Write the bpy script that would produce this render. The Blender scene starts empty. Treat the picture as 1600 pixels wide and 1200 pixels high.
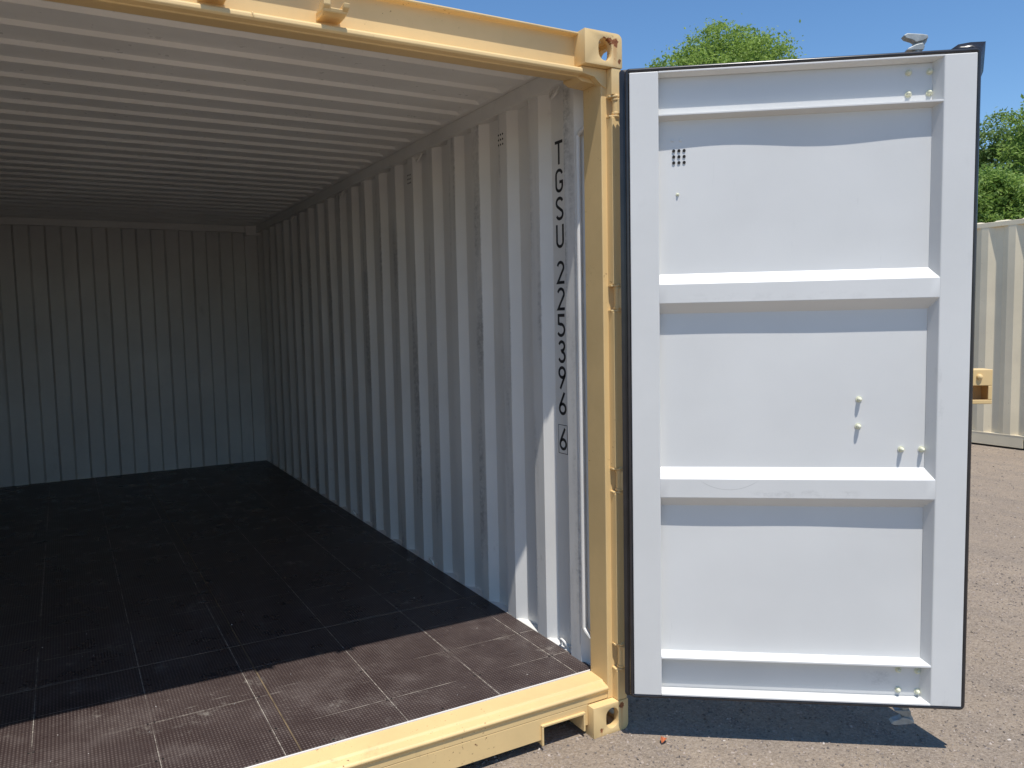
import bpy, bmesh, math, random
import numpy as np
from mathutils import Vector, Matrix

random.seed(7)
rng = np.random.default_rng(7)
S = bpy.context.scene
COL = S.collection
rad = math.radians

# ------------------------------------------------------------------ camera
cam_d = bpy.data.cameras.new('camera'); cam = bpy.data.objects.new('camera', cam_d); COL.objects.link(cam)
yaw, pitch, roll = rad(29.500), rad(4.606), rad(-1.190)
fwd = Vector((math.sin(yaw)*math.cos(pitch), math.cos(yaw)*math.cos(pitch), -math.sin(pitch)))
rgt = Vector((math.cos(yaw), -math.sin(yaw), 0)); upv = rgt.cross(fwd)
r2 = rgt*math.cos(roll) + upv*math.sin(roll); u2 = upv*math.cos(roll) - rgt*math.sin(roll)
M = Matrix((r2, u2, -fwd)).transposed().to_4x4(); M.translation = Vector((-1.8157, -2.3542, 1.5769))
cam.matrix_world = M
cam_d.sensor_width = 36; cam_d.lens = 1239.05/1600*36; cam_d.clip_start = .05; cam_d.clip_end = 3000
S.camera = cam

# ------------------------------------------------------------------ sky and sun
SUN_AZ, SUN_EL = rad(14), rad(68.8)          # rays travel towards +y, 14 degrees towards +x
W = bpy.data.worlds.new('World'); S.world = W; W.use_nodes = True
nt = W.node_tree; nt.nodes.clear()
sky = nt.nodes.new('ShaderNodeTexSky'); sky.sky_type = 'NISHITA'; sky.sun_disc = False
sky.sun_elevation = SUN_EL; sky.sun_rotation = math.pi + SUN_AZ
sky.air_density = 1.0; sky.dust_density = 0.0; sky.ozone_density = 4.5
bg = nt.nodes.new('ShaderNodeBackground'); bg.inputs[1].default_value = 0.122
wo = nt.nodes.new('ShaderNodeOutputWorld')
hs = nt.nodes.new('ShaderNodeHueSaturation'); hs.inputs['Saturation'].default_value = 1.13
nt.links.new(sky.outputs[0], hs.inputs['Color']); nt.links.new(hs.outputs[0], bg.inputs[0]); nt.links.new(bg.outputs[0], wo.inputs[0])
sd = bpy.data.lights.new('sun', 'SUN'); sd.energy = 4.2; sd.angle = rad(.53); sd.color = (1, .955, .89)
sun = bpy.data.objects.new('sun', sd); COL.objects.link(sun)
d = Vector((math.sin(SUN_AZ)*math.cos(SUN_EL), math.cos(SUN_AZ)*math.cos(SUN_EL), -math.sin(SUN_EL)))
sun.rotation_euler = d.to_track_quat('-Z', 'Y').to_euler(); sun.location = (-3, -8, 20)
S.view_settings.view_transform = 'Standard'; S.view_settings.look = 'None'
S.view_settings.exposure = 0.30; S.view_settings.gamma = 1
S.cycles.max_bounces = 14; S.cycles.diffuse_bounces = 8; S.cycles.glossy_bounces = 5
S.cycles.use_denoising = True; S.cycles.blur_glossy = .3; S.cycles.sample_clamp_indirect = 8

# ------------------------------------------------------------------ materials
class NT:
    def __init__(s, name):
        s.m = bpy.data.materials.new(name); s.m.use_nodes = True; s.t = s.m.node_tree
        s.b = s.t.nodes['Principled BSDF']; s.out = s.t.nodes['Material Output']; s._o = None
    def n(s, t, **k):
        x = s.t.nodes.new(t)
        for a, v in k.items(): setattr(x, a, v)
        return x
    def l(s, a, b): s.t.links.new(a, b)
    def co(s):
        if s._o is None: s._o = s.n('ShaderNodeTexCoord').outputs['Object']
        return s._o
    def scaled(s, sc):
        m = s.n('ShaderNodeMapping'); m.inputs['Scale'].default_value = sc; s.l(s.co(), m.inputs[0]); return m.outputs[0]
    def noise(s, scale, detail=4, rough=.55, vec=None):
        x = s.n('ShaderNodeTexNoise'); x.inputs['Scale'].default_value = scale; x.inputs['Detail'].default_value = detail
        x.inputs['Roughness'].default_value = rough; s.l(vec or s.co(), x.inputs['Vector']); return x.outputs['Fac']
    def ramp(s, f, a, b, lo=0., hi=1.):
        x = s.n('ShaderNodeMapRange'); x.clamp = True
        for i, v in zip((1, 2, 3, 4), (a, b, lo, hi)): x.inputs[i].default_value = v
        s.l(f, x.inputs[0]); return x.outputs[0]
    def math(s, op, a, b=None, c=None):
        x = s.n('ShaderNodeMath', operation=op)
        for i, v in enumerate((a, b, c)):
            if v is None: continue
            if isinstance(v, (int, float)): x.inputs[i].default_value = v
            else: s.l(v, x.inputs[i])
        return x.outputs[0]
    def mix(s, f, a, b, mode='MIX'):
        x = s.n('ShaderNodeMix', data_type='RGBA', blend_type=mode)
        for i, v in ((0, f), (6, a), (7, b)):
            if isinstance(v, (int, float)): x.inputs[i].default_value = v
            elif isinstance(v, tuple): x.inputs[i].default_value = (*v, 1)
            else: s.l(v, x.inputs[i])
        return x.outputs[2]
    def bump(s, h, strength, dist=.01):
        x = s.n('ShaderNodeBump'); x.inputs['Strength'].default_value = strength; x.inputs['Distance'].default_value = dist
        s.l(h, x.inputs['Height']); s.l(x.outputs[0], s.b.inputs['Normal'])
    def set(s, col=None, rough=None, metal=None, spec=None):
        for k, v in (('Base Color', col), ('Roughness', rough), ('Metallic', metal), ('Specular IOR Level', spec)):
            if v is None: continue
            if isinstance(v, tuple): s.b.inputs[k].default_value = (*v, 1)
            elif isinstance(v, (int, float)): s.b.inputs[k].default_value = v
            else: s.l(v, s.b.inputs[k])
        return s.m

def paint(name, col, rough=.42, var=.06, rust=0., bump=.08, dirt=0., dirtcol=(.12, .11, .10), bscale=2.2, spots=None):
    """spots: list of (x,y,z,r) rust patches in object space"""
    a = NT(name)
    n1 = a.noise(1.7, 5); n2 = a.noise(23, 4)
    dark = tuple(c*(1-var*2.2) for c in col); light = tuple(min(1, c*(1+var)) for c in col)
    c = a.mix(a.ramp(n1, .3, .7), dark, light)
    c = a.mix(a.ramp(n2, .45, .8, 0, var*1.2), c, tuple(x*.6 for x in col))
    r = a.ramp(n2, .2, .8, rough-.06, rough+.1)
    if dirt > 0:
        v = a.scaled((1.2, 1.2, .5)); m1 = a.noise(9, 6, .7, v); m2 = a.noise(2.1, 2)
        f = a.math('MULTIPLY', a.ramp(m1, .58, .74), a.ramp(m2, .48, .62))
        c = a.mix(a.math('MULTIPLY', f, dirt), c, dirtcol)
    if rust > 0:
        m = a.noise(75, 6, .65); m2 = a.noise(3.3, 3)
        f = a.math('MULTIPLY', a.ramp(m, .66-.05*rust, .70-.05*rust), a.ramp(m2, .52, .6))
        c = a.mix(f, c, (.16, .055, .02)); r = a.mix(f, r, (.85, .85, .85))
    if spots:
        tot = None; strk = None
        wob = a.noise(60, 5, .7); sx = a.n('ShaderNodeSeparateXYZ'); a.l(a.co(), sx.inputs[0])
        for (x, y, z, rr, kz, ks) in spots:
            # kz stretches the spot in z, ks the length of a faint run below it
            dx = a.math('SUBTRACT', sx.outputs[0], x); dy = a.math('SUBTRACT', sx.outputs[1], y); dz = a.math('SUBTRACT', sx.outputs[2], z)
            q = a.math('ADD', a.math('MULTIPLY', dx, dx), a.math('MULTIPLY', dy, dy))
            q2 = a.math('ADD', q, a.math('MULTIPLY', a.math('MULTIPLY', dz, dz), 1/(kz*kz)))
            dist = a.math('ADD', a.math('SQRT', q2), a.math('MULTIPLY', a.math('SUBTRACT', wob, .5), rr*3.2))
            f = a.ramp(dist, rr*.8, rr*1.0, 1, 0)
            tot = f if tot is None else a.math('MAXIMUM', tot, f)
            if ks:
                w = a.ramp(a.math('ADD', a.math('ABSOLUTE', a.math('ADD', dx, a.math('MULTIPLY', dy, 0.))), a.math('MULTIPLY', a.math('SUBTRACT', wob, .5), rr)), rr*.25, rr*.75, .55, 0)
                w = a.math('MULTIPLY', w, a.ramp(dz, -ks, 0, .25, 1)); w = a.math('MULTIPLY', w, a.math('LESS_THAN', dz, 0.)); w = a.math('MULTIPLY', w, a.math('GREATER_THAN', dz, -ks))
                w = a.math('MULTIPLY', w, a.math('LESS_THAN', a.math('ABSOLUTE', dy), .05))
                strk = w if strk is None else a.math('MAXIMUM', strk, w)
        if strk is not None: c = a.mix(strk, c, (.50, .20, .05))
        rc = a.mix(a.ramp(wob, .35, .65), (.17, .05, .018), (.34, .13, .045))
        c = a.mix(tot, c, rc); r = a.mix(tot, r, (.88, .88, .88))
    h = a.math('ADD', a.noise(bscale, 2), a.math('MULTIPLY', a.noise(160, 2), .03))
    a.bump(h, bump, .02)
    return a.set(c, r)

TAN = (.73, .52, .245)
M_tan = paint('tan_paint', TAN, .48, .06, .3, .14, dirt=.10, dirtcol=(.25, .17, .09))
M_sill = paint('tan_paint_sill', TAN, .48, .07, .5, .14, dirt=.45, dirtcol=(.30, .20, .10))
M_cast_t = paint('tan_casting_top', TAN, .5, .06, .6, .05,
                 spots=[(-.055, 0, 2.566, .0145, .6, 0), (-.032, 0, 2.560, .016, 1.0, .09), (-.075, 0, 2.568, .010, .6, 0), (-.012, 0.0, 2.495, .007, 1.5, 0)])
M_cast_b = paint('tan_casting_bottom', TAN, .5, .06, .6, .05,
                 spots=[(-.030, 0, .101, .011, 1.2, .09), (-.125, 0, .022, .008, 1.2, .02)])
M_white = paint('interior_white', (.72, .71, .68), .36, .05, 0, .10, dirt=.25, dirtcol=(.25, .25, .25))
def wall_mat():
    a = NT('interior_white_wall'); col = (.72, .71, .68)
    n1 = a.noise(1.7, 5); n2 = a.noise(23, 4)
    c = a.mix(a.ramp(n1, .3, .7), tuple(x*.9 for x in col), tuple(x*1.04 for x in col))
    sp = a.n('ShaderNodeSeparateXYZ'); a.l(a.co(), sp.inputs[0])
    ridge = a.math('LESS_THAN', sp.outputs[0], -.0415)                    # only the ridges that stand into the room are rubbed
    v = a.scaled((9, 9, 1.0)); big = a.ramp(a.noise(1.15, 2, .5, v), .50, .66)
    st = a.n('ShaderNodeMapping'); st.inputs['Scale'].default_value = (5, 5, 9); a.l(a.co(), st.inputs[0])
    fine = a.ramp(a.noise(5, 6, .72, st.outputs[0]), .36, .66); grain = a.ramp(a.noise(60, 4, .7), .35, .6)
    f = a.math('MULTIPLY', a.math('MULTIPLY', ridge, big), a.math('MULTIPLY', a.math('ADD', fine, .15), a.math('ADD', a.math('MULTIPLY', grain, .5), .5)))
    c = a.mix(a.math('MINIMUM', a.math('MULTIPLY', f, .75), .62), c, (.17, .17, .172))
    d = a.math('MULTIPLY', a.ramp(a.noise(14, 5, .7), .64, .72), a.ramp(a.noise(1.3, 2), .5, .6))
    c = a.mix(a.math('MULTIPLY', d, .25), c, (.2, .19, .18))
    a.bump(a.math('ADD', a.noise(2.2, 2), a.math('ADD', a.math('MULTIPLY', a.noise(160, 2), .03), a.math('MULTIPLY', f, -.05))), .12, .02)
    return a.set(c, a.ramp(n2, .2, .8, .34, .5))
M_scuff = wall_mat()
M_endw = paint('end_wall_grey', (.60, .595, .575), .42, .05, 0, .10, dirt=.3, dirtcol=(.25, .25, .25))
M_roofw = paint('ceiling_white', (.82, .81, .78), .30, .04, 0, .05)
def door_mat():
    a = NT('door_white'); col = (.645, .642, .622)
    n1 = a.noise(1.6, 5); n2 = a.noise(23, 4)
    c = a.mix(a.ramp(n1, .3, .7), tuple(x*.93 for x in col), tuple(x*1.03 for x in col))
    sp = a.n('ShaderNodeSeparateXYZ'); a.l(a.co(), sp.inputs[0]); u, z = sp.outputs[0], sp.outputs[2]
    def zone(u0, u1, z0, z1):
        return a.math('MULTIPLY', a.math('MULTIPLY', a.ramp(u, u0, u0+.06), a.ramp(u, u1-.06, u1, 1, 0)), a.math('MULTIPLY', a.ramp(z, z0, z0+.012), a.ramp(z, z1-.012, z1, 1, 0)))
    sm = a.math('MULTIPLY', a.ramp(a.noise(15, 6, .8, a.scaled((1, 1, 1.6))), .48, .72), .6)
    f = a.math('MULTIPLY', sm, a.math('ADD', zone(.40, .80, .925, .962), a.math('ADD', zone(.80, .94, .235, .300), a.math('MULTIPLY', zone(.15, 1.0, 1.618, 1.66), .35))))
    # rubbed arcs left by something swinging against the lower rib
    du = a.math('SUBTRACT', u, .34); dz = a.math('SUBTRACT', z, 1.13); r = a.math('SQRT', a.math('ADD', a.math('MULTIPLY', du, du), a.math('MULTIPLY', dz, dz)))
    arc_ = a.math('MULTIPLY', a.ramp(a.math('ABSOLUTE', a.math('SUBTRACT', r, .172)), .0006, .0016, .45, 0), zone(.2, .56, .935, .992))
    streak = a.math('MULTIPLY', a.ramp(a.noise(11, 5, .7, a.scaled((3.2, 1, .35))), .64, .72), a.ramp(a.noise(1.4, 2), .5, .62, 0, .22))
    f = a.math('MINIMUM', a.math('ADD', a.math('ADD', f, arc_), streak), .75)
    c = a.mix(f, c, (.33, .33, .32))
    a.bump(a.math('ADD', a.noise(1.9, 2), a.math('MULTIPLY', a.noise(160, 2), .02)), .30, .02)
    return a.set(c, a.ramp(n2, .2, .8, .34, .5))
M_door = door_mat()
M_doorrail = paint('door_white_scuffed', (.632, .63, .61), .42, .03, 0, .12, dirt=.5, dirtcol=(.36, .36, .35))
M_cream = paint('cream_paint', (.76, .66, .47), .45, .05, .1, .08, dirt=.1, dirtcol=(.3, .27, .2))
M_bolt = paint('cream_bolt', (.66, .66, .50), .4, .04)
def plain(name, col, rough=.5, metal=0., var=.15, sc=30, bump=.1):
    a = NT(name); f = a.ramp(a.noise(sc, 4), .3, .7)
    c = a.mix(f, tuple(x*(1-var) for x in col), tuple(x*(1+var) for x in col)); a.bump(a.noise(sc*3, 3), bump, .003)
    return a.set(c, rough, metal)
M_rubber = plain('black_rubber', (.024, .023, .025), .24, 0, .3, 12, .03)
M_black = plain('black_marking', (.010, .010, .012), .5, 0, .1)
M_hole = plain('vent_dark', (.012, .011, .010), .9)
M_galv = plain('galvanised_steel', (.33, .35, .345), .5, .35, .25, 40)
M_dark = plain('underside_black', (.03, .03, .032), .8)
M_seal = plain('floor_seam_sealant', (.13, .095, .055), .7, 0, .6, 9)
M_seal2 = plain('floor_joint_pale', (.42, .36, .25), .7, 0, .6, 6)
M_screw = plain('dark_screw', (.02, .02, .02), .5, .4)
M_chip = plain('pale_chips', (.62, .6, .56), .8)
M_leafb = plain('dry_leaf', (.42, .13, .05), .7, 0, .25, 60)
M_bark = plain('bark', (.11, .085, .065), .9, 0, .35, 9, .6)

def floor_mat():
    a = NT('phenolic_floor'); s = a.n('ShaderNodeSeparateXYZ'); a.l(a.co(), s.inputs[0]); x, y = s.outputs[0], s.outputs[1]
    k = 2*math.pi/.0225
    dots = a.math('MULTIPLY', a.math('SINE', a.math('MULTIPLY', x, k)), a.math('SINE', a.math('MULTIPLY', y, k*.8)))
    dots = a.ramp(a.math('ABSOLUTE', dots), .45, .85)
    wear = a.noise(2.6, 5, .6); fine = a.noise(55, 5, .7); pat = a.noise(7, 4, .6)
    base = a.mix(a.ramp(wear, .3, .7), (.032, .021, .020), (.058, .043, .040))
    base = a.mix(a.math('MULTIPLY', dots, a.math('MULTIPLY', a.ramp(pat, .3, .7, .2, .75), a.ramp(fine, .3, .6, .45, 1))), base, (.20, .165, .148))
    base = a.mix(a.math('MULTIPLY', a.ramp(pat, .52, .72), .4), base, (.115, .095, .088))          # dust
    base = a.mix(a.math('MULTIPLY', a.ramp(fine, .62, .72), a.ramp(wear, .5, .62, 0, .6)), base, (.30, .27, .24))   # scuffs
    blot = a.math('MULTIPLY', a.ramp(a.noise(4.3, 6, .68), .60, .70), a.ramp(a.noise(31, 5, .75), .42, .62))      # dried splashes
    base = a.mix(a.math('MULTIPLY', blot, .7), base, (.27, .245, .215))
    sv = a.n('ShaderNodeMapping'); sv.inputs['Scale'].default_value = (1.2, 14, 1); sv.inputs['Rotation'].default_value = (0, 0, .5); a.l(a.co(), sv.inputs[0])
    scr = a.math('MULTIPLY', a.ramp(a.noise(6, 4, .6, sv.outputs[0]), .66, .70), a.ramp(a.noise(2.9, 2), .5, .6))   # drag marks
    base = a.mix(a.math('MULTIPLY', scr, .55), base, (.24, .215, .19))
    ln = None
    for c in (-1.98, -1.618, -1.262, -.84, -.473, -.131):
        f = a.ramp(a.math('ABSOLUTE', a.math('SUBTRACT', x, c)), .0009, .0016, 1, 0); ln = f if ln is None else a.math('MAXIMUM', ln, f)
    yy = a.math('PINGPONG', a.math('SUBTRACT', y, .345), .1375)
    ln = a.math('MULTIPLY', ln, a.ramp(a.noise(3.1, 2), .40, .52, .12, .9))
    ly = a.math('MULTIPLY', a.ramp(yy, .0009, .0016, 1, 0), a.ramp(a.noise(2.2, 2), .47, .57, 0, .75)); ln = a.math('MAXIMUM', ln, ly)
    ln = a.math('MULTIPLY', ln, a.ramp(fine, .38, .56, .15, 1))
    base = a.mix(ln, base, (.46, .42, .36))
    a.bump(a.math('ADD', dots, a.math('MULTIPLY', fine, .6)), .25, .002)
    return a.set(base, a.ramp(pat, .3, .7, .24, .38), None, .10)
M_floor = floor_mat()

def ground_mat():
    a = NT('gravel_ground')
    n1 = a.noise(.55, 5); n2 = a.noise(7, 6, .65); n3 = a.noise(95, 5, .75)
    v = a.n('ShaderNodeTexVoronoi'); v.inputs['Scale'].default_value = 85; a.l(a.co(), v.inputs['Vector'])
    c = a.mix(a.ramp(n1, .35, .65), (.255, .196, .136), (.330, .256, .180))
    tv = a.n('ShaderNodeMapping'); tv.inputs['Scale'].default_value = (2.2, .35, 1); tv.inputs['Rotation'].default_value = (0, 0, .6); a.l(a.co(), tv.inputs[0])
    c = a.mix(a.ramp(a.noise(1.6, 4, .6, tv.outputs[0]), .45, .60, 0, .62), c, (.165, .136, .108))      # wheel tracks
    c = a.mix(a.ramp(n2, .42, .68, 0, .6), c, (.20, .158, .122))
    c = a.mix(a.ramp(n3, .46, .64, 0, .75), c, (.44, .365, .285))
    c = a.mix(a.ramp(n3, .32, .42, .75, 0), c, (.125, .104, .088))
    hv = a.n('ShaderNodeSeparateColor'); a.l(v.outputs['Color'], hv.inputs[0])
    c = a.mix(.35, c, a.mix(hv.outputs[0], (.17, .14, .115), (.37, .31, .255)))
    h = a.math('ADD', a.math('MULTIPLY', v.outputs['Distance'], -.5), a.math('ADD', n3, a.math('MULTIPLY', n2, 1.5)))
    a.bump(h, .7, .012)
    return a.set(c, .95, None, .2)
M_ground = ground_mat()
def stone_mat():
    a = NT('gravel_stone'); g = a.n('ShaderNodeNewGeometry')
    c = a.n('ShaderNodeValToRGB'); e = c.color_ramp.elements
    e[0].color = (.10, .085, .075, 1); e[1].color = (.58, .52, .46, 1); e[1].position = 1
    for p_, cc in ((.35, (.23, .19, .16, 1)), (.7, (.32, .265, .22, 1)), (.975, (.37, .305, .255, 1))):
        k = e.new(p_); k.color = cc
    a.l(g.outputs['Random Per Island'], c.inputs[0]); return a.set(c.outputs[0], .9)
M_stone = stone_mat()
def leaf_mat(name, dark, light):
    a = NT(name); g = a.n('ShaderNodeNewGeometry')
    c = a.mix(g.outputs['Random Per Island'], dark, light)
    c = a.mix(a.ramp(a.noise(.9, 3), .35, .65, 0, .5), c, tuple(x*.75 for x in dark))
    a.set(c, .5, None, .3)
    t = a.n('ShaderNodeBsdfTranslucent'); a.l(c, t.inputs[0]); m = a.n('ShaderNodeMixShader'); m.inputs[0].default_value = .5
    a.l(a.b.outputs[0], m.inputs[1]); a.l(t.outputs[0], m.inputs[2]); a.l(m.outputs[0], a.out.inputs[0]); return a.m
M_leaf1 = leaf_mat('leaf_bright', (.17, .28, .05), (.48, .62, .17))
M_leaf2 = leaf_mat('leaf_mid', (.13, .24, .045), (.40, .54, .14))
M_leaf3 = leaf_mat('leaf_pale', (.14, .23, .07), (.34, .45, .15))

# ------------------------------------------------------------------ mesh helpers
def box(bm, x0, x1, y0, y1, z0, z1):
    v = [bm.verts.new((x, y, z)) for x in (x0, x1) for y in (y0, y1) for z in (z0, z1)]
    for f in ((0, 1, 3, 2), (4, 6, 7, 5), (0, 4, 5, 1), (2, 3, 7, 6), (0, 2, 6, 4), (1, 5, 7, 3)): bm.faces.new([v[i] for i in f])
def prism(bm, poly, axis, a, b):
    """poly: 2-D points; axis 0: (y,z) along x, 1: (x,z) along y, 2: (x,y) along z"""
    def P(q, t): return {0: (t, q[0], q[1]), 1: (q[0], t, q[1]), 2: (q[0], q[1], t)}[axis]
    A = [bm.verts.new(P(q, a)) for q in poly]; B = [bm.verts.new(P(q, b)) for q in poly]
    n = len(poly); bm.faces.new(A); bm.faces.new(B[::-1])
    for i in range(n): bm.faces.new((A[i], B[i], B[(i+1) % n], A[(i+1) % n]))
def tube(bm, pts, r, n=10, closed=False, cap=True):
    pts = [Vector(p) for p in pts]; rings = []; N = len(pts); prev = None
    for i, p in enumerate(pts):
        if closed: t = (pts[(i+1) % N]-pts[i-1])
        else: t = pts[min(i+1, N-1)]-pts[max(i-1, 0)]
        t.normalize()
        if prev is None:
            u = t.cross(Vector((0, 0, 1)));  u = u if u.length > .1 else t.cross(Vector((1, 0, 0))); u.normalize()
        else: u = (prev - t*prev.dot(t)).normalized()
        prev = u; w = t.cross(u); rr = r[i] if isinstance(r, (list, tuple)) else r
        rings.append([bm.verts.new(p + (u*math.cos(2*math.pi*k/n)+w*math.sin(2*math.pi*k/n))*rr) for k in range(n)])
    for i in range(N if closed else N-1):
        A, B = rings[i], rings[(i+1) % N]
        for k in range(n): bm.faces.new((A[k], A[(k+1) % n], B[(k+1) % n], B[k]))
    if cap and not closed: bm.faces.new(rings[0][::-1]); bm.faces.new(rings[-1])
def disc(bm, c, r, nrm, n=12, h=.001):
    nrm = Vector(nrm).normalized(); tube(bm, [Vector(c), Vector(c)+nrm*h], r, n)
def link(name, me, mat, parent=None):
    o = bpy.data.objects.new(name, me); COL.objects.link(o)
    if mat and not me.materials: me.materials.append(mat)
    o.parent = parent; return o
def obj(name, bm, mat, parent=None, bevel=0., smooth=False, kind=None):
    bmesh.ops.recalc_face_normals(bm, faces=bm.faces[:])
    me = bpy.data.meshes.new(name); bm.to_mesh(me); bm.free()
    if smooth:
        me.polygons.foreach_set('use_smooth', [True]*len(me.polygons)); me.set_sharp_from_angle(angle=rad(38))
    o = link(name, me, mat, parent)
    if bevel:
        b = o.modifiers.new('bevel', 'BEVEL'); b.width = bevel; b.segments = 2; b.limit_method = 'ANGLE'; b.angle_limit = rad(35)
    if kind: o['kind'] = kind
    return o
def tag(o, label, cat, group=None):
    o['label'] = label; o['category'] = cat
    if group: o['group'] = group
    return o
def empty(name, loc=(0, 0, 0)):
    o = bpy.data.objects.new(name, None); COL.objects.link(o); o.location = loc; o.empty_display_size = .3; return o
def B(): return bmesh.new()
WID = 2.438
def both(name, build, mat, parent, **k):
    """a part on the right-hand side and its mirror twin on the left-hand side of the container"""
    for mir in (False, True):
        bm = B(); build(bm)
        if mir:
            for v in bm.verts: v.co.x = -WID - v.co.x
        obj(name, bm, mat, parent, **k)

# ------------------------------------------------------------------ ground
bm = B(); NG = 24
bmesh.ops.create_grid(bm, x_segments=2, y_segments=2, size=900)
g = obj('ground', bm, M_ground); g['kind'] = 'structure'; g['label'] = 'compacted pinkish brown gravel yard under the containers'
def stones(n, xr, yr, smin, smax, name, label):
    x = rng.uniform(*xr, n); y = rng.uniform(*yr, n)
    keep = ~((x > -WID) & (x < 0) & (y > .35) & (y < 6.1)); x, y = x[keep], y[keep]; n = len(x)
    s = smin + (smax-smin)*rng.random(n)**3
    base = np.array([[1, 0, 0], [-1, 0, 0], [0, 1, 0], [0, -1, 0], [0, 0, 1], [0, 0, -1]], float)
    v = base[None]*s[:, None, None]*rng.uniform(.6, 1.25, (n, 6, 3)) + rng.normal(0, .22, (n, 6, 3))*s[:, None, None]
    v[:, :, 2] *= .7; v[:, :, 0] += x[:, None]; v[:, :, 1] += y[:, None]; v[:, :, 2] += (s*.15)[:, None]
    f = np.array([[0, 2, 4], [2, 1, 4], [1, 3, 4], [3, 0, 4], [2, 0, 5], [1, 2, 5], [3, 1, 5], [0, 3, 5]])
    F = (f[None]+(np.arange(n)*6)[:, None, None]).reshape(-1, 3)
    me = bpy.data.meshes.new(name); me.from_pydata(v.reshape(-1, 3).tolist(), [], F.tolist())
    o = link(name, me, M_stone); o['kind'] = 'stuff'; o['label'] = label; o['category'] = 'gravel'
stones(70000, (-1.3, 3.2), (-1.4, 2.2), .0018, .0070, 'gravel', 'fine loose gravel around the open door and under its shadow')
stones(34000, (2.6, 9.5), (-2.0, 6.5), .0025, .009, 'gravel', 'coarser loose gravel between the open door and the cream container')

# ------------------------------------------------------------------ shipping container (front right bottom corner at the origin)
C = empty('shipping_container')
tag(C, 'tan shipping container with white interior, dark floor and its right door swung open', 'container', 'shipping containers in the yard')
FZ, LEN, HH = .19, 6.058, 2.591

def bool_cast(mat_name, top):
    """corner casting: rounded block, hollow, with an oval hole in front, side and top or bottom; local x -0.162..0, y 0..0.178, z 0..0.118"""
    pts = [(-.162, 0), (-.162, .118)]
    for k in range(7): t = math.pi/2*(1-k/6); pts.append((-.022+.022*math.cos(t), .096+.022*math.sin(t)))
    pts += [(0, 0)]
    bm = B(); prism(bm, pts, 1, 0, .178); bmesh.ops.recalc_face_normals(bm, faces=bm.faces[:])
    me = bpy.data.meshes.new('c'); bm.to_mesh(me); bm.free(); o = bpy.data.objects.new('c', me); COL.objects.link(o)
    cut = []
    def oval(axis, c, a, b, t0, t1):
        bm = B(); poly = []
        for k in range(24):
            t = 2*math.pi*k/24; cx, sy = math.cos(t), math.sin(t)
            r = min(a, b); ex, ey = a-r, b-r
            poly.append((c[0]+r*cx+math.copysign(ex, cx)*(abs(cx) > 1e-6), c[1]+r*sy+math.copysign(ey, sy)*(abs(sy) > 1e-6)))
        prism(bm, poly, axis, t0, t1); bmesh.ops.recalc_face_normals(bm, faces=bm.faces[:])
        m = bpy.data.meshes.new('k'); bm.to_mesh(m); bm.free(); k = bpy.data.objects.new('k', m); COL.objects.link(k); cut.append(k)
    bm = B(); box(bm, -.140, -.026, .028, .155, .020, .098); bmesh.ops.recalc_face_normals(bm, faces=bm.faces[:])
    m = bpy.data.meshes.new('k'); bm.to_mesh(m); bm.free(); k = bpy.data.objects.new('k', m); COL.objects.link(k); cut.append(k)
    oval(1, (-.075, .058), .029, .040, -.02, .05)
    oval(0, (.089, .058), .040, .028, -.05, .02)
    oval(2, (-.085, .089), .030, .055, .08, .14)
    for k in cut:
        b = o.modifiers.new('b', 'BOOLEAN'); b.operation = 'DIFFERENCE'; b.object = k; b.solver = 'EXACT'
    b = o.modifiers.new('v', 'BEVEL'); b.width = .0022; b.segments = 2; b.limit_method = 'ANGLE'; b.angle_limit = rad(40)
    dg = bpy.context.evaluated_depsgraph_get(); out = bpy.data.meshes.new_from_object(o.evaluated_get(dg))
    for k in cut+[o]: bpy.data.objects.remove(k)
    return out
cast_me = bool_cast('c', True)
def casting(parent, x0, y0, z0, fx, fy, fz, mat, W_=0.):
    me = cast_me.copy(); me.materials.clear(); bm = B(); bm.from_mesh(me)
    for v in bm.verts:
        v.co.x = x0 + fx*v.co.x; v.co.y = y0 + fy*v.co.y; v.co.z = z0 + (v.co.z if fz > 0 else .118 - v.co.z)
    return obj('corner_casting', bm, mat, parent, smooth=True)
def castings(parent, mt, mb, mr, W_=WID, L_=LEN):
    for (x0, fx) in ((0, 1), (-W_, -1)):
        for (y0, fy) in ((0, 1), (L_, -1)):
            casting(parent, x0, y0, HH-.118, fx, fy, 1, mt if fy > 0 else mr); casting(parent, x0, y0, 0, fx, fy, -1, mb)
castings(C, M_cast_t, M_cast_b, M_white)

# side walls: one folded sheet each
def wall_profile(L0, L1, xin, xout, first=None):
    pts = list(first or []); y = L0
    while y < L1-.28:
        pts += [(xin, y), (xin, y+.075), (xout, y+.120), (xout, y+.225)]; y += .27
    pts += [(xin, y), (xin, L1)]; return pts
def sheet(bm, pts, z0, z1, t=.0025, nz=1):
    n = len(pts)
    for zz in range(nz):
        a, b = z0+(z1-z0)*zz/nz, z0+(z1-z0)*(zz+1)/nz
        lo = [bm.verts.new((x, y, a)) for x, y in pts]; hi = [bm.verts.new((x, y, b)) for x, y in pts]
        for i in range(n-1): bm.faces.new((lo[i], lo[i+1], hi[i+1], hi[i]))
PROF = wall_profile(.513, 5.958, -.043, -.007, [(-.028, .150), (-.028, .195), (-.055, .232), (-.055, .305), (-.007, .350), (-.007, .468)])
def b_wall(bm): sheet(bm, PROF, .186, 2.503)
def solid(o, t=.002):
    m = o.modifiers.new('solid', 'SOLIDIFY'); m.thickness = t; m.offset = 0; return o
for mir in (False, True):
    bm = B(); b_wall(bm)
    if mir:
        for v in bm.verts: v.co.x = -WID-v.co.x
    o = obj('side_wall', bm, M_scuff, C); solid(o, .002)
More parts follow.
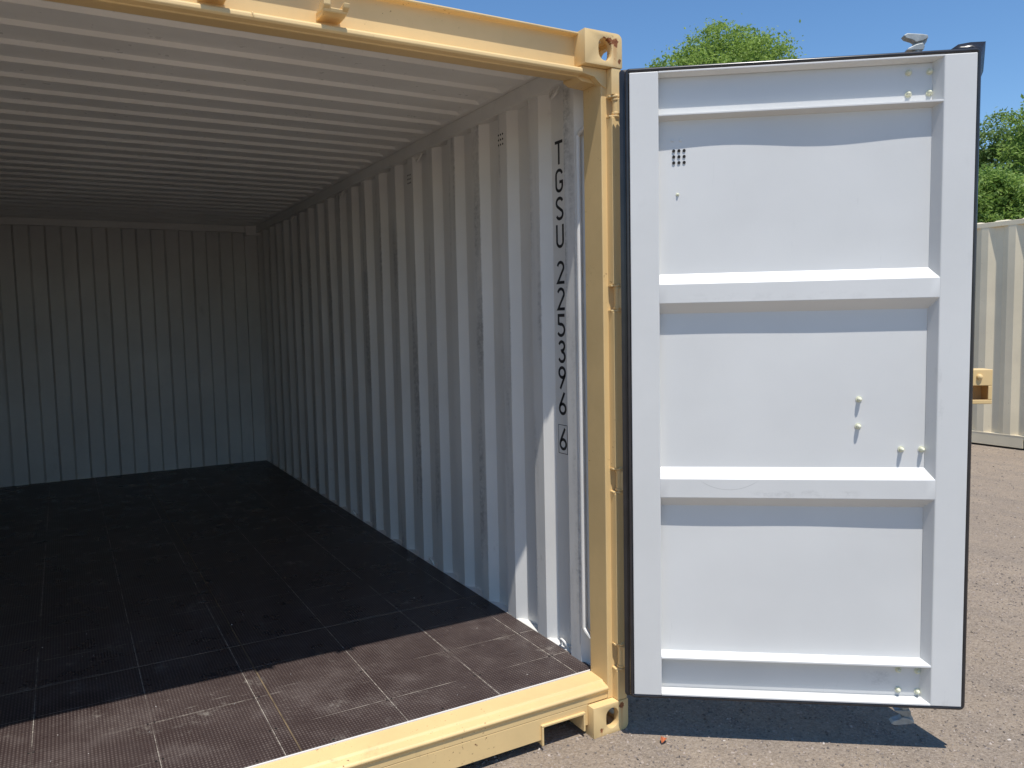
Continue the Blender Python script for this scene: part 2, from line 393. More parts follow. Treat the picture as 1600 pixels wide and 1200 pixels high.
# end wall
pts = []; x = -WID+.10
xs = []
xx = -.161; pts = [(-.045, 5.945), (-.161, 5.945), (-.163, 5.99)]
k = 0; cur = -.163
while cur > -WID+.29:
    pts += [(cur, 5.99), (cur-.106, 5.99), (cur-.124, 5.962), (cur-.230, 5.962), (cur-.248, 5.99)]; cur -= .248
pts += [(-WID+.163, 5.99), (-WID+.161, 5.945), (-WID+.045, 5.945)]
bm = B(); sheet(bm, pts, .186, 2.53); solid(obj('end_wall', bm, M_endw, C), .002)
bm = B(); box(bm, -WID+.045, -.046, 5.93, 6.03, 2.505, 2.575); obj('end_header', bm, M_white, C, bevel=.004)
bm = B(); box(bm, -WID+.164, -.163, 5.985, 6.04, .03, .184); obj('end_sill', bm, M_tan, C)
# roof: ribs pressed up out of one sheet
bm = B(); ys = [.10]; zs = [0.]; y = .425
while y < 5.75:
    for dy, h in ((0, 0), (.016, 1), (.104, 1), (.120, 0)): ys.append(y+dy); zs.append(h)
    y += .2085
ys.append(6.02); zs.append(0)
xs = [-WID+.02, -WID+.078, -WID+.095, -WID+.112] + [-WID+.112+(WID-.224)*k/6 for k in range(1, 6)] + [-.112, -.095, -.078, -.02]
ht = [0, 0, .6, 1] + [1]*5 + [1, .6, 0, 0]
grid = [[bm.verts.new((x, yy, 2.566 + .0135*h*t)) for x, t in zip(xs, ht)] for yy, h in zip(ys, zs)]
for a in range(len(ys)-1):
    for b in range(len(xs)-1): bm.faces.new((grid[a][b], grid[a][b+1], grid[a+1][b+1], grid[a+1][b]))
o = obj('roof_panel', bm, M_roofw, C); m = o.modifiers.new('solid', 'SOLIDIFY'); m.thickness = .002; m.offset = 1
both('top_side_rail', lambda bm: box(bm, -.060, -.001, .152, 5.88, 2.500, 2.5655), M_white, C, bevel=.004)
both('bottom_side_rail', lambda bm: prism(bm, [(-.046, .186), (-.046, .172), (-.008, .172), (-.008, .03), (-.001, .03), (-.001, .192), (-.04, .190)], 1, .178, 5.88), M_white, C)

# front posts, with the outer channel interrupted at the hinges
HINGE = [(.236, .340), (.921, 1.017), (1.600, 1.699), (2.300, 2.377)]
both('corner_post', lambda bm: box(bm, -.069, -.0015, .036, .150, .119, 2.472), M_tan, C, bevel=.003)
zz = [.119] + [v for h in HINGE for v in h] + [2.472]
for k in range(0, len(zz), 2):
    both('post_channel', lambda bm: box(bm, -.046, -.003, .002, .0385, zz[k], zz[k+1]), M_tan, C, bevel=.003)
both('rear_post', lambda bm: box(bm, -.155, -.0015, 5.95, 6.05, .119, 2.472), M_white, C)
def b_hinge(bm, z0, z1):
    tube(bm, [(-.021, .012, z0-.004), (-.021, .012, z1+.004)], .0135, 14)
    for z, s in ((z0, 1), (z1, -1)): prism(bm, [(-.047, .036), (-.050, .014), (-.030, -.004), (-.004, -.004), (-.004, .036)], 2, z, z+s*.007)
    tube(bm, [(-.021, .012, z0+.010), (-.021, .012, z0+.018)], .0165, 14); tube(bm, [(-.021, .012, z1-.018), (-.021, .012, z1-.010)], .0165, 14)
    prism(bm, [(-.021, .020), (-.012, .006), (.020, -.052), (.012, -.058), (-.028, .004)], 2, z0+.012, z1-.012)
for z0, z1 in HINGE:
    bm = B(); b_hinge(bm, z0, z1); obj('hinge', bm, M_tan, C, bevel=.0015, smooth=True)

# header over the doors
HEAD = [(.040, 2.589), (.040, 2.5815), (.067, 2.579), (.067, 2.4685), (.026, 2.4630), (.019, 2.458), (.018, 2.447), (.024, 2.4415), (.046, 2.4385), (.050, 2.4360), (.058, 2.4360),
        (.152, 2.4500), (.152, 2.560), (.158, 2.589)]
bm = B(); prism(bm, HEAD, 0, -WID+.158, -.158); obj('door_header', bm, M_tan, C, bevel=.0025)
# small stepped plates where the header meets the posts
both('header_plate', lambda bm: prism(bm, [(-.0695, 2.4715), (-.1572, 2.4715), (-.1572, 2.440), (-.136, 2.428), (-.0695, 2.424)], 1, .0605, .149), M_tan, C, bevel=.0015)
both('header_fillet', lambda bm: prism(bm, [(-.0465, 2.4715), (-.1572, 2.4715), (-.1572, 2.448), (-.100, 2.440), (-.0705, 2.415), (-.0465, 2.405)], 1, .0315, .060), M_tan, C, bevel=.0015)
bm = B(); tube(bm, [(-1.292, .0175, 2.4465), (-1.2905, .0165, 2.452), (-1.292, .0175, 2.459), (-1.2915, .026, 2.4640)], .0022, 6); obj('weld_bead', bm, M_tan, C, smooth=True)
def keeper(xc):
    bm = B()
    prism(bm, [(.066, 2.508), (.066, 2.484), (.012, 2.484), (-.012, 2.488), (-.016, 2.500), (.004, 2.503)], 0, xc-.036, xc+.036)
    prism(bm, [(.066, 2.50), (-.006, 2.49), (-.026, 2.502), (-.028, 2.535), (-.010, 2.548), (.010, 2.522)], 0, xc-.038, xc-.017)
    prism(bm, [(.066, 2.50), (-.006, 2.49), (-.030, 2.500), (-.034, 2.514), (.010, 2.512)], 0, xc+.020, xc+.038)
    return obj('cam_keeper', bm, M_tan, C, bevel=.003)
keeper(-1.060); keeper(-1.396)

# sill under the doors
SILL = [(.1465, .1885), (.068, .1845), (.061, .178), (.034, .1715), (.028, .167), (.027, .161), (.031, .155), (.036, .150), (.036, .122), (.147, .122)]
bm = B(); prism(bm, SILL, 0, -WID+.070, -.0695); obj('door_sill', bm, M_sill, C, bevel=.0025)
x0, x1 = -WID+.1625, -.1625
web = [(x0, .040), (x0, .118), (x0, .1215), (x1, .1215), (x1, .040), (x1-.022, .040), (x1-.022, .090), (x1-.205, .090), (x1-.205, .040),
       (x0+.205, .040), (x0+.205, .090), (x0+.022, .090), (x0+.022, .040)]
bm = B(); prism(bm, web, 1, .0362, .048); obj('sill_web', bm, M_sill, C, bevel=.0015)
def b_pocket(bm):
    a, b = -.1855, -.3665
    box(bm, b-.006, a+.006, .026, .150, .0905, .0985)
    box(bm, a-.003, a+.005, .026, .150, .026, .0900); box(bm, b-.006, b+.002, .026, .150, .022, .0900)
both('sill_pocket', b_pocket, M_sill, C, bevel=.0015)
bm = B(); box(bm, -WID+.075, -.072, .1472, .1512, .178, .1925); obj('threshold_strip', bm, M_white, C, bevel=.001)

# floor: plywood boards with open joints
for (xa, xb) in ((-WID+.046, -1.2135), (-1.2085, -.0465)):
    for (ya, yb) in ((.1518, 1.158), (1.162, 3.585), (3.589, 5.957)):
        bm = B(); box(bm, xa, xb, ya, yb, .162, FZ); obj('floor_board', bm, M_floor, C, bevel=.0012)
bm = B(); box(bm, -1.2133, -1.2087, .153, 5.95, .165, .1887); obj('floor_seam', bm, M_seal, C)
for ya in (1.1582, 3.5852):
    for xa, xb in ((-WID+.048, -1.2137), (-1.2083, -.048)):
        bm = B(); box(bm, xa, xb, ya, ya+.0036, .165, .1889); obj('floor_seam', bm, M_seal2, C)
bm = B(); box(bm, -WID+.02, -.02, .17, 5.95, .120, .150); obj('floor_underframe', bm, M_dark, C)
bm = B()
for x in (-1.98, -1.618, -1.262, -.84, -.473, -.131):
    for k in range(21):
        y = .345+.275*k
        for dx in (-.008, .010):
            disc(bm, (x+dx+random.uniform(-.004, .004), y+random.uniform(-.004, .004), FZ-.0005), .0042, (0, 0, 1), 8, .0012)
for x in (-.105, -.33, -.7, -1.1, -1.35, -1.7, -2.1): disc(bm, (x, .172+random.uniform(-.004, .004), FZ-.0005), .0045, (0, 0, 1), 8, .0012)
obj('floor_screws', bm, M_screw, C, kind='stuff')

# lashing rings, lashing rod, vents
def ring(c, tilt, r=.021):
    bm = B(); pts = []
    for k in range(14):
        t = rad(-25)+rad(230)*k/13
        pts.append(Vector((-math.sin(t)*r*.55*tilt[0]-.004, math.cos(t)*r*1.0, math.sin(t)*r*tilt[1])))
    tube(bm, [Vector(c)+p for p in pts], .0052, 8)
    box(bm, c[0]-.001, c[0]+.016, c[1]-.026, c[1]+.026, c[2]-.006, c[2]+.006) if False else None
    obj('lashing_ring', bm, M_white, C, smooth=True)
for k in range(5):
    y = .388+1.382*k
    if y < 5.9: ring((-.030, y, .196), (1, 1.25), .024); ring((-.036, y+.0, 2.490), (1, -1.15), .027)
both('lashing_rod', lambda bm: (tube(bm, [(-.053, .210, .338), (-.053, .210, 2.275)], .0108, 14),
     tube(bm, [(-.053, .210, .338), (-.058, .190, .330), (-.062, .148, .318)], .0085, 8),
     tube(bm, [(-.053, .210, 2.275), (-.058, .185, 2.285), (-.062, .148, 2.290)], .0085, 8)), M_white, C, smooth=True)
def vent(parent, f, name='vent_hole'):
    for a in range(3):
        for b in range(3):
            bm = B(); c, n = f(a, b); disc(bm, c, .0046, n, 10, .0012); obj(name, bm, M_hole, parent)
vent(C, lambda a, b: ((-.0438, .816+.019*a, 2.366+.022*b), (-1, 0, 0)))
vent(C, lambda a, b: ((-.0438, 1.896+.019*a, 2.366+.022*b), (-1, 0, 0)))

# lettering on the side wall, single-stroke characters
def arc(cx, cy, rx, ry, a0, a1, n=10): return [(cx+rx*math.cos(rad(a0+(a1-a0)*k/n)), cy+ry*math.sin(rad(a0+(a1-a0)*k/n))) for k in range(n+1)]
w = .30  # half width of a glyph, height 1
GL = {
 'T': [[(-w, .94), (w, .94)], [(0, .885), (0, 0)]],
 'U': [[(-w+.06, 1), (-w+.06, .28)] + arc(0, .28, w-.06, .22, 180, 360) + [(w-.06, .28), (w-.06, 1)]],
 'S': [arc(0, .74, w-.06, .20, 20, 180) + arc(0, .74, w-.06, .20, 180, 230, 4) + [(.10, .44)] + arc(0, .26, w-.06, .20, 40, 0, 4) + arc(0, .26, w-.06, .20, 0, -160)],
 'G': [arc(0, .72, w-.06, .22, 15, 180) + arc(0, .28, w-.06, .22, 180, 360) + [(w-.06, .44), (.02, .44)]],
 '2': [arc(0, .72, w-.06, .22, 165, -20) + [(-w+.07, .06), (w, .06)]],
 '5': [[(w-.04, .94), (-w+.08, .94), (-w+.08, .58)] + arc(-.04, .30, w-.02, .25, 100, -150, 14)],
 '3': [arc(0, .74, w-.08, .20, 160, -90) + arc(0, .27, w-.06, .22, 84, -160)],
 '6': [[(.16, 1), (-.20, .42)] + arc(0, .27, w-.06, .22, 160, 510, 22)],
}
GL['9'] = [[(-x, 1-y) for x, y in st] for st in GL['6']]
def ribbon(bm, pts, half, tr):
    q = [Vector(p) for p in pts]; q = [p for i, p in enumerate(q) if i == 0 or (p-q[i-1]).length > 1e-4]; L, R_ = [], []
    for i, p in enumerate(q):
        a = (p-q[i-1]).normalized() if i else (q[1]-q[0]).normalized(); b = (q[i+1]-p).normalized() if i < len(q)-1 else a
        na, nb = Vector((-a.y, a.x)), Vector((-b.y, b.x)); m = (na+nb).normalized(); s = half/max(.45, m.dot(na))
        L.append(bm.verts.new(tr(p+m*s))); R_.append(bm.verts.new(tr(p-m*s)))
    for i in range(len(q)-1): bm.faces.new((L[i], L[i+1], R_[i+1], R_[i]))
def glyph(ch, yc, zb, h, name):
    bm = B()
    for st in GL[ch]: ribbon(bm, [Vector((x*h, y*h)) for x, y in st], .0062, lambda p: (-.0084, yc-p.x, zb+p.y))
    o = obj(name, bm, M_black, C); o['label'] = 'black painted character ' + ch
for i, ch in enumerate('TGSU'): glyph(ch, .414, 2.2065-.1125*i, .095, 'letter')
for i, ch in enumerate('225396'): glyph(ch, .414, 1.722-.1090*i, .094, 'digit')
glyph('6', .414, 1.028, .092, 'digit')
bm = B()
for (a, b, c_, d_) in ((.381, .449, 1.1325, 1.1350), (.381, .449, 1.0120, 1.0145), (.381, .3835, 1.0145, 1.1325), (.4465, .449, 1.0145, 1.1325)): box(bm, -.0085, -.0078, a, b, c_, d_)
obj('check_digit_frame', bm, M_black, C)

# ------------------------------------------------------------------ the open door (its own axes: x along the door, y outwards, z up)
DW, ZB, ZT, DEP = 1.136, .188, 2.424, .042
bm = B(); nx = 28
prof = [(ZB+.002, DEP), (.340, DEP), (.60, DEP), (.892, DEP), (.929, .001), (.995, .001), (1.032, DEP), (1.31, DEP), (1.588, DEP), (1.625, .001), (1.690, .001), (1.727, DEP), (1.95, DEP), (2.12, DEP), (2.20, DEP), (2.268, DEP), (ZT-.002, DEP)]
rows = []
for z, y in prof:
    r_ = []
    for i in range(nx+1):
        u = .0985+(1.034-.0985)*i/nx
        bulge = 0
        if y == DEP and .35 < z < 2.262:
            bulge = (.0026 if z > 1.7 else .0012)*math.sin(u*6.1+z*1.3+.6)*math.sin(math.pi*min(1, max(0, (u-.1)/.93))) + (.0014 if z > 1.7 else .0006)*math.sin(u*9.3-z*2.1)
        r_.append(bm.verts.new((u, y+bulge, z)))
    rows.append(r_)
for a in range(len(rows)-1):
    for i in range(nx): bm.faces.new((rows[a][i], rows[a][i+1], rows[a+1][i+1], rows[a+1][i]))
D = obj('door', bm, M_door, C, bevel=0)
D.location = (-.049, -.102, 0); D.rotation_euler = (0, 0, -.6435)
D['label'] = 'open right door, white inner face with two wide ribs'
me = D.data; me.polygons.foreach_set('use_smooth', [True]*len(me.polygons)); me.set_sharp_from_angle(angle=rad(20))
s = D.modifiers.new('solid', 'SOLIDIFY'); s.thickness = .003; s.offset = 0
bv = D.modifiers.new('bevel', 'BEVEL'); bv.width = .005; bv.segments = 3; bv.limit_method = 'ANGLE'; bv.angle_limit = rad(25)
def dpart(name, f, mat=M_door, bevel=.003, **k):
    bm = B(); f(bm); return obj(name, bm, mat, D, bevel=bevel, **k)
dpart('stile', lambda bm: box(bm, 0, .1, 0, .060, ZB, ZT), M_doorrail)
dpart('stile', lambda bm: prism(bm, [(1.034, 0), (DW, 0), (DW, .060), (1.014, .060), (1.010, DEP-.002)], 2, ZB, ZT), M_doorrail)
dpart('rail', lambda bm: prism(bm, [(0.0, ZT-.0002), (0.0, ZT-.006), (DEP-.004, ZT-.014), (DEP-.004, ZT-.0002)], 0, .1002, 1.0338), M_door, .001)
dpart('rail', lambda bm: prism(bm, [(0.001, 2.279), (0.001, 2.272), (DEP-.001, 2.262), (DEP-.001, 2.270)], 0, .1002, 1.0338), M_door, .001)
dpart('rail', lambda bm: prism(bm, [(0.001, .333), (0.001, .326), (DEP-.001, .336), (DEP-.001, .346)], 0, .1002, 1.0338), M_door, .001)
dpart('rail', lambda bm: prism(bm, [(0.0, ZB+.0002), (0.0, ZB+.006), (DEP-.004, ZB+.016), (DEP-.004, ZB+.0002)], 0, .1002, 1.0338), M_doorrail, .001)
dpart('outer_skin', lambda bm: box(bm, .002, DW-.002, .0605, .066, ZB+.004, ZT-.004), M_tan, .002)
# gasket: a flat fin and a tube lip all round
def rrect(a, b, c_, d_, r, n=5):
    out = []
    for (cx, cz, t0) in ((b-r, d_-r, 0), (a+r, d_-r, 90), (a+r, c_+r, 180), (b-r, c_+r, 270)):
        out += [(cx+r*math.cos(rad(t0+90*k/n)), cz+r*math.sin(rad(t0+90*k/n))) for k in range(n+1)]
    return out
def b_gasket(bm):
    # fin
    I = rrect(.003, DW-.003, ZB+.003, ZT-.003, .004); O = rrect(-.034, DW+.022, ZB-.016, ZT+.019, .012)
    for (yy0, yy1) in ((.014, .017),):
        vi0 = [bm.verts.new((x, yy0+.001, z)) for x, z in I]; vo0 = [bm.verts.new((x, yy0+.012, z)) for x, z in O]
        vi1 = [bm.verts.new((x, yy1+.001, z)) for x, z in I]; vo1 = [bm.verts.new((x, yy1+.012, z)) for x, z in O]
        n = len(I)
        for i in range(n):
            j = (i+1) % n
            bm.faces.new((vi0[i], vi0[j], vo0[j], vo0[i])); bm.faces.new((vi1[i], vo1[i], vo1[j], vi1[j])); bm.faces.new((vo0[i], vo0[j], vo1[j], vo1[i]))
    tube(bm, [(x, .008, z) for x, z in rrect(-.0085, DW+.006, ZB-.006, ZT+.0085, .010)], .0070, 10, closed=True)
    tube(bm, [(x, .036, z) for x, z in rrect(-.014, DW+.008, ZB-.010, ZT+.012, .010)], .0085, 10, closed=True)
dpart('gasket', b_gasket, M_rubber, 0, smooth=True)
def b_flap(bm):
    # loose, curled corner of the seal at the top outer corner
    pts = [(1.048, ZT+.012, .024), (1.085, ZT+.036, .030), (1.125, ZT+.042, .034), (1.176, ZT+.045, .044), (1.178, ZT-.004, .056), (1.172, ZT-.050, .048), (1.160, ZT-.072, .036), (1.150, ZT-.100, .030)]
    inn = [(1.060, ZT+.004, .024), (1.105, ZT+.012, .022), (1.132, ZT+.012, .020), (1.142, ZT+.008, .022), (1.144, ZT-.010, .022), (1.144, ZT-.050, .022), (1.144, ZT-.072, .022), (1.144, ZT-.095, .022)]
    A = [bm.verts.new((u, y, z)) for u, z, y in pts]; Bq = [bm.verts.new((u, y, z)) for u, z, y in inn]
    for i in range(len(A)-1): bm.faces.new((A[i], A[i+1], Bq[i+1], Bq[i]))
fl = dpart('gasket_corner', b_flap, M_rubber, 0, smooth=True); solid(fl, .004)
# bolts
def bolt(u, z, deep=DEP, h=.016, r=.0088):
    def f(bm):
        tube(bm, [(u, deep+.002, z), (u, deep-.004, z)], r*1.25, 12); 
        tube(bm, [(u, deep-.003, z), (u, deep-h*.6, z), (u, deep-h*.9, z), (u, deep-h, z)], [r*.85, r*.85, r*.6, r*.25], 10)
    dpart('bolt', f, M_bolt, 0, smooth=True)
for u, z in ((.789, 1.275), (.787, 1.180), (.932, 1.098), (1.000, 1.098), (.934, 2.381), (1.001, 2.381), (.934, 2.310), (1.001, 2.311), (.937, .300), (1.002, .297), (.937, .226), (1.003, .222)): bolt(u, z, h=.024 if z > .9 and z < 1.5 else .018)
bolt(.167, 2.007, h=.010, r=.005)
for a in range(3):
    for b in range(3):
        dpart('vent_hole', lambda bm: disc(bm, (.154+.018*a, DEP+.001, 2.1175+.0205*b), .0054, (0, -1, 0), 12, .0065), M_hole, 0)
for a in range(2): dpart('vent_rivet', lambda bm: disc(bm, (.150+.028*a, DEP+.001, 2.195), .005, (0, -1, 0), 10, .0065), M_door, .0008)
# locking rod with its cams on the outer face
def cam_shape(bm, z0, s):
    u = .984; y = .105
    tube(bm, [(u, y, z0-s*.01), (u, y, z0+s*.046)], .0135, 12)
    prism(bm, [(u-.052, z0+s*.052), (u-.040, z0+s*.058), (u+.010, z0+s*.052), (u+.026, z0+s*.048), (u+.028, z0+s*.038), (u+.010, z0+s*.030), (u-.012, z0+s*.026), (u-.022, z0+s*.034), (u-.044, z0+s*.042)], 1, y-.020, y+.012)
    prism(bm, [(u-.040, z0+s*.002), (u-.036, z0+s*.009), (u-.010, z0+s*.020), (u+.012, z0+s*.024), (u+.018, z0+s*.012), (u+.014, z0+s*.000)], 1, y-.018, y+.012)
    prism(bm, [(u+.004, z0+s*.046), (u+.018, z0+s*.052), (u+.030, z0+s*.050), (u+.026, z0+s*.030), (u+.016, z0+s*.014), (u+.006, z0+s*.02)], 1, y-.012, y+.020)
dpart('lock_rod', lambda bm: tube(bm, [(.982, .105, .105), (.982, .105, 2.490)], .0165, 14), M_galv, 0, smooth=True)
dpart('lock_cam', lambda bm: cam_shape(bm, 2.468, 1), M_galv, .002)
dpart('lock_cam', lambda bm: cam_shape(bm, .126, -1), M_galv, .002)
for z in (.45, 1.0, 1.7, 2.2):
    dpart('rod_bracket', lambda bm: box(bm, .945, 1.019, .067, .126, z-.03, z+.03), M_tan, .003)
# lock box overhanging the free edge of the door
def b_lock(bm):
    a, b, y0, y1, z0, z1 = 1.06, 1.259, .112, .19, 1.247, 1.369
    box(bm, a, b, y0, y0+.005, 1.312, z1); box(bm, a, b, y0, y0+.005, z0, 1.262); box(bm, 1.245, b, y0, y0+.005, 1.2622, 1.3118)
    box(bm, a, b, y0+.0052, y1, z1-.005, z1-.0002); box(bm, b-.005, b-.0002, y0+.0052, y1, z0, z1-.0053); box(bm, a, b-.0053, y1-.005, y1, z0, z1-.0053)
    box(bm, a, a+.006, .0662, y1-.0052, z0, z1-.0053); box(bm, a+.0063, b-.0055, y0+.0053, y1-.0053, z0, z0+.004)
lb = dpart('lock_box', b_lock, M_tan, .003)
dpart('lock_box_bolt', lambda bm: tube(bm, [(1.215, .113, 1.343), (1.215, .106, 1.343), (1.215, .102, 1.343)], [.0105, .0095, .004], 12), M_tan, 0, smooth=True)

# ------------------------------------------------------------------ cream container behind the door
X2, Y2, L2 = 7.48, -1.75, LEN
K = empty('shipping_container', (X2+WID, Y2, 0))     # local frame: same layout, long side along y, x -WID..0
tag(K, 'cream corrugated shipping container standing across the yard behind the open door', 'container', 'shipping containers in the yard')
castings(K, M_cream, M_cream, M_cream)
def prof2(L0, L1, xo, xi):
    p_ = [(xo, L0)]; y = L0+.10
    while y < L1-.3: p_ += [(xo, y), (xi, y+.072), (xi, y+.150), (xo, y+.222)]; y += .300
    return p_ + [(xo, L1)]
for side in (0, 1):
    bm = B(); pr = prof2(.16, L2-.16, .005, .040)
    sheet(bm, [(-WID+x, y) if side == 0 else (-x, y) for x, y in pr], .158, 2.535); solid(obj('side_wall', bm, M_cream, K), .002)
    xa, xb = (-WID+.002, -WID+.062) if side == 0 else (-.062, -.002)
    bm = B(); box(bm, xa, xb, .1785, L2-.1785, 2.520, 2.575); obj('top_side_rail', bm, M_cream, K, bevel=.004)
    bm = B(); cy = L2/2
    zsec = [(.178, .0), ]
    ya = [.1785, cy-1.21, cy-.85, cy+.85, cy+1.21, L2-.1785]
    box(bm, xa-.0015, xb-.02, ya[0], ya[-1], .150, .162)
    for i in (0, 2, 4): box(bm, xa, xb-.03, ya[i], ya[i+1], .022, .1495)
    obj('bottom_side_rail', bm, M_cream, K, bevel=.002)
    for i in (1, 3):
        bm = B(); box(bm, xa+.001, xb-.028, ya[i]+.001, ya[i+1]-.001, .118, .149); obj('fork_pocket', bm, M_cream, K)
for (xa, xb) in ((-WID+.002, -WID+.15), (-.15, -.002)):
    for (ya, yb) in ((.003, .16), (L2-.16, L2-.003)): bm = B(); box(bm, xa, xb, ya, yb, .119, 2.472); obj('corner_post', bm, M_cream, K, bevel=.004)
for yy in (.05, L2-.05):
    bm = B(); p_ = []
    xx = -.155
    while xx > -WID+.35: p_ += [(xx, yy), (xx-.11, yy), (xx-.13, yy+.03), (xx-.24, yy+.03)]; xx -= .26
    p_ += [(xx, yy), (-WID+.155, yy)]
    sheet(bm, p_, .10, 2.50); solid(obj('end_wall', bm, M_cream, K), .002)
    bm = B(); box(bm, -WID+.163, -.163, yy-.04, yy+.04, 2.48, 2.585); obj('end_header', bm, M_cream, K, bevel=.004)
    bm = B(); box(bm, -WID+.163, -.163, yy-.04, yy+.04, .02, .12); obj('end_sill', bm, M_cream, K, bevel=.004)
bm = B(); ys = [.10]; zs = [0.]; y = .30
while y < L2-.35:
    for dy, h in ((0, 0), (.03, 1), (.13, 1), (.16, 0)): ys.append(y+dy); zs.append(h)
    y += .30
ys.append(L2-.1); zs.append(0); xs = [-WID+.012, -WID+.03, -WID+.07, -WID+.11, -1.2, -.11, -.07, -.03, -.012]; ht = [0, .15, .8, 1, 1, 1, .8, .15, 0]
grid = [[bm.verts.new((x, yy, 2.5765+.020*h*t)) for x, t in zip(xs, ht)] for yy, h in zip(ys, zs)]
for a in range(len(ys)-1):
    for b in range(len(xs)-1): bm.faces.new((grid[a][b], grid[a][b+1], grid[a+1][b+1], grid[a+1][b]))
obj('roof_panel', bm, M_cream, K)
bm = B(); box(bm, -WID+.05, -.05, .15, L2-.15, .024, .10); obj('underframe', bm, M_dark, K)

# ------------------------------------------------------------------ trees
def tree(label, loc, height, blobs, leaf, nleaf, mat, clump=.38, trunk=.22, seed=1, per=70, dens=1.0):
    R = np.random.default_rng(seed); root = empty('tree', loc); tag(root, label, 'tree', 'trees beyond the yard')
    bm = B(); tops = [Vector(b[0]) for b in blobs]
    zt = min(t.z for t in tops)*.8
    tube(bm, [(0, 0, 0), (.04, .02, zt*.4), (-.03, .05, zt*.75), (0, 0, zt)], [trunk, trunk*.8, trunk*.65, trunk*.5], 10)
    for t in tops:
        mid = Vector((t.x*.45, t.y*.45, (zt*.7+t.z)*.5)); tube(bm, [(0, 0, zt*.7), mid, t], [trunk*.5, trunk*.3, trunk*.08], 7)
    obj('trunk', bm, M_bark, root, smooth=True)
    vol = np.array([b[1][0]*b[1][1]*b[1][2] for b in blobs])**.75; vol = vol/vol.sum(); V = []
    for (c, rad3), q in zip(blobs, vol):
        nc = max(8, int(nleaf*q/per)); dirs = R.normal(size=(nc, 3)); dirs /= np.linalg.norm(dirs, axis=1)[:, None]
        rr = R.uniform(.35, 1.02, nc)**.6; cen = np.array(c)+dirs*np.array(rad3)*rr[:, None]
        for cc, rr_ in zip(cen, rr):
            m = int(per*R.uniform(.5, 1.5)); s = clump*R.uniform(.6, 1.3)
            V.append(cc+R.normal(size=(m, 3))*np.array([s, s, s*.6]))
    P = np.concatenate(V); n = len(P)
    nrm = R.normal(size=(n, 3))*.8+np.array([0, 0, .9]); nrm /= np.linalg.norm(nrm, axis=1)[:, None]
    t = np.cross(nrm, R.normal(size=(n, 3))); t /= np.linalg.norm(t, axis=1)[:, None]; b = np.cross(nrm, t)
    sz = leaf*R.uniform(.6, 1.3, n)[:, None]
    q = np.stack([P-t*sz*.7, P+b*sz*.36+nrm*sz*.08, P+t*sz*.7-nrm*sz*.12, P-b*sz*.36+nrm*sz*.08], 1).reshape(-1, 3)
    me = bpy.data.meshes.new('crown'); me.from_pydata(q.tolist(), [], (np.arange(n)[:, None]*4+np.arange(4)).tolist())
    link('crown', me, mat, root)
def at(px, py, dist):
    """a point of the place seen in direction (px,py) of the survey, dist metres ahead of the camera: used once to set out the trees"""
    v = fwd*dist + r2*((px-800)/1239.05*dist) - u2*((py-600)/1239.05*dist); return M.translation + v
def set_tree(px, py, dist): p_ = at(px, py, dist); return (p_.x, p_.y, 0), p_.z
loc, top = set_tree(1143, 38, 34)
tree('rounded light green tree top rising above the open door', loc, top,
     [((-.7, 0, top-2.3), (2.2, 2.2, 2.1)), ((1.9, .5, top-2.1), (2.3, 2.0, 2.1)), ((-2.6, -.3, top-3.3), (2.0, 1.8, 1.8)), ((3.6, .2, top-3.3), (1.8, 1.8, 2.0)), ((.2, 0, top-4.6), (4.2, 3.2, 2.6))],
     .105, 125000, M_leaf1, .26, .28, 3, 80)
loc, top = set_tree(1556, 172, 24)
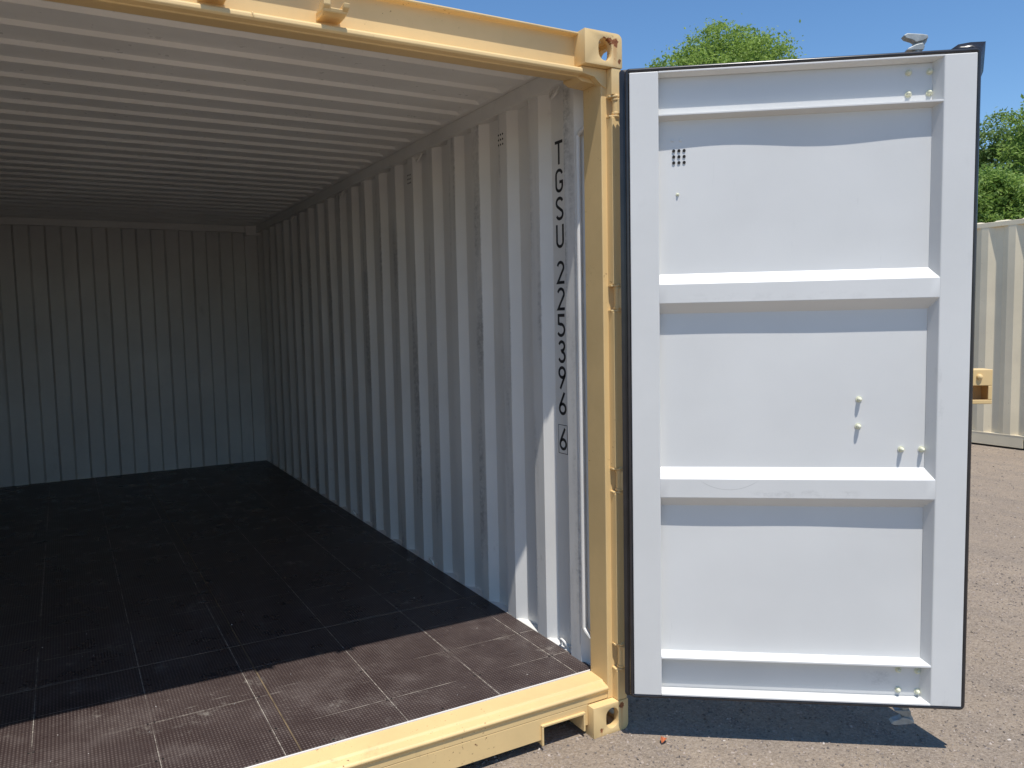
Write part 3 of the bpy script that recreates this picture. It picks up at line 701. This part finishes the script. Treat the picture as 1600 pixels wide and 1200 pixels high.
tree('slender loose leaved tree with sky showing through behind the cream container', loc, top,
     [((-.2, 0, top-.9), (.9, .9, .7)), ((-.6, .3, top-1.9), (1.0, .9, .8)), ((.5, 0, top-1.7), (.8, .9, .7)), ((0, 0, top-3.2), (1.4, 1.2, 1.0))],
     .085, 15000, M_leaf3, .19, .12, 5, 42)
loc, top = set_tree(1662, 110, 21)
tree('dense dark green tree at the right edge beyond the cream container', loc, top,
     [((0, 0, top-1.4), (1.2, 1.3, 1.2)), ((-.45, 0, top-2.6), (1.15, 1.3, 1.1)), ((.8, 0, top-2.8), (1.5, 1.5, 1.3)), ((-.1, .3, top-4.2), (1.9, 1.7, 1.5))],
     .085, 48000, M_leaf2, .17, .2, 8, 60)
loc, top = set_tree(1532, 258, 19)
tree('low bushy tree leaning over the roof of the cream container', loc, top,
     [((-.2, 0, top-.7), (1.0, 1.0, .6)), ((.7, 0, top-1.1), (1.1, 1.0, .7)), ((-1.1, .2, top-1.0), (1.1, 1.0, .8)), ((.1, 0, top-1.9), (1.9, 1.3, 1.0))],
     .08, 42000, M_leaf2, .15, .12, 11, 55)

# ------------------------------------------------------------------ small loose things
bm = B()
pts = [(0, 0), (.012, .010), (.026, .012), (.040, .003), (.030, -.010), (.014, -.011)]
vs = [bm.verts.new((x, y, .006+.007*math.sin(x*80)+abs(y)*.5)) for x, y in pts]; c0 = bm.verts.new((.02, 0, .004))
for i in range(len(vs)): bm.faces.new((vs[i], vs[(i+1) % len(vs)], c0))
lf = obj('fallen_leaf', bm, M_leafb); lf.location = (.026, -.166, .002); lf.rotation_euler = (0, 0, .5)
solid(lf, .0008); tag(lf, 'small reddish brown dry leaf lying on the gravel by the corner casting', 'leaf')
bm = B()
for k in range(70):
    x, y = random.uniform(-2.2, -.1), random.uniform(.18, 1.7) if k < 55 else random.uniform(1.5, 4.5); s = random.uniform(.0012, .0038)
    v = [bm.verts.new((x+random.uniform(-1, 1)*s, y+random.uniform(-1, 1)*s, FZ+.0004+z*s)) for z in (0, 0, 0, .9)]
    for f in ((0, 1, 2), (0, 1, 3), (1, 2, 3), (0, 2, 3)): bm.faces.new([v[i] for i in f])
o = obj('paint_chips', bm, M_chip, None, kind='stuff'); o['label'] = 'tiny pale paint chips and grit scattered on the dark floor'; o['category'] = 'debris'
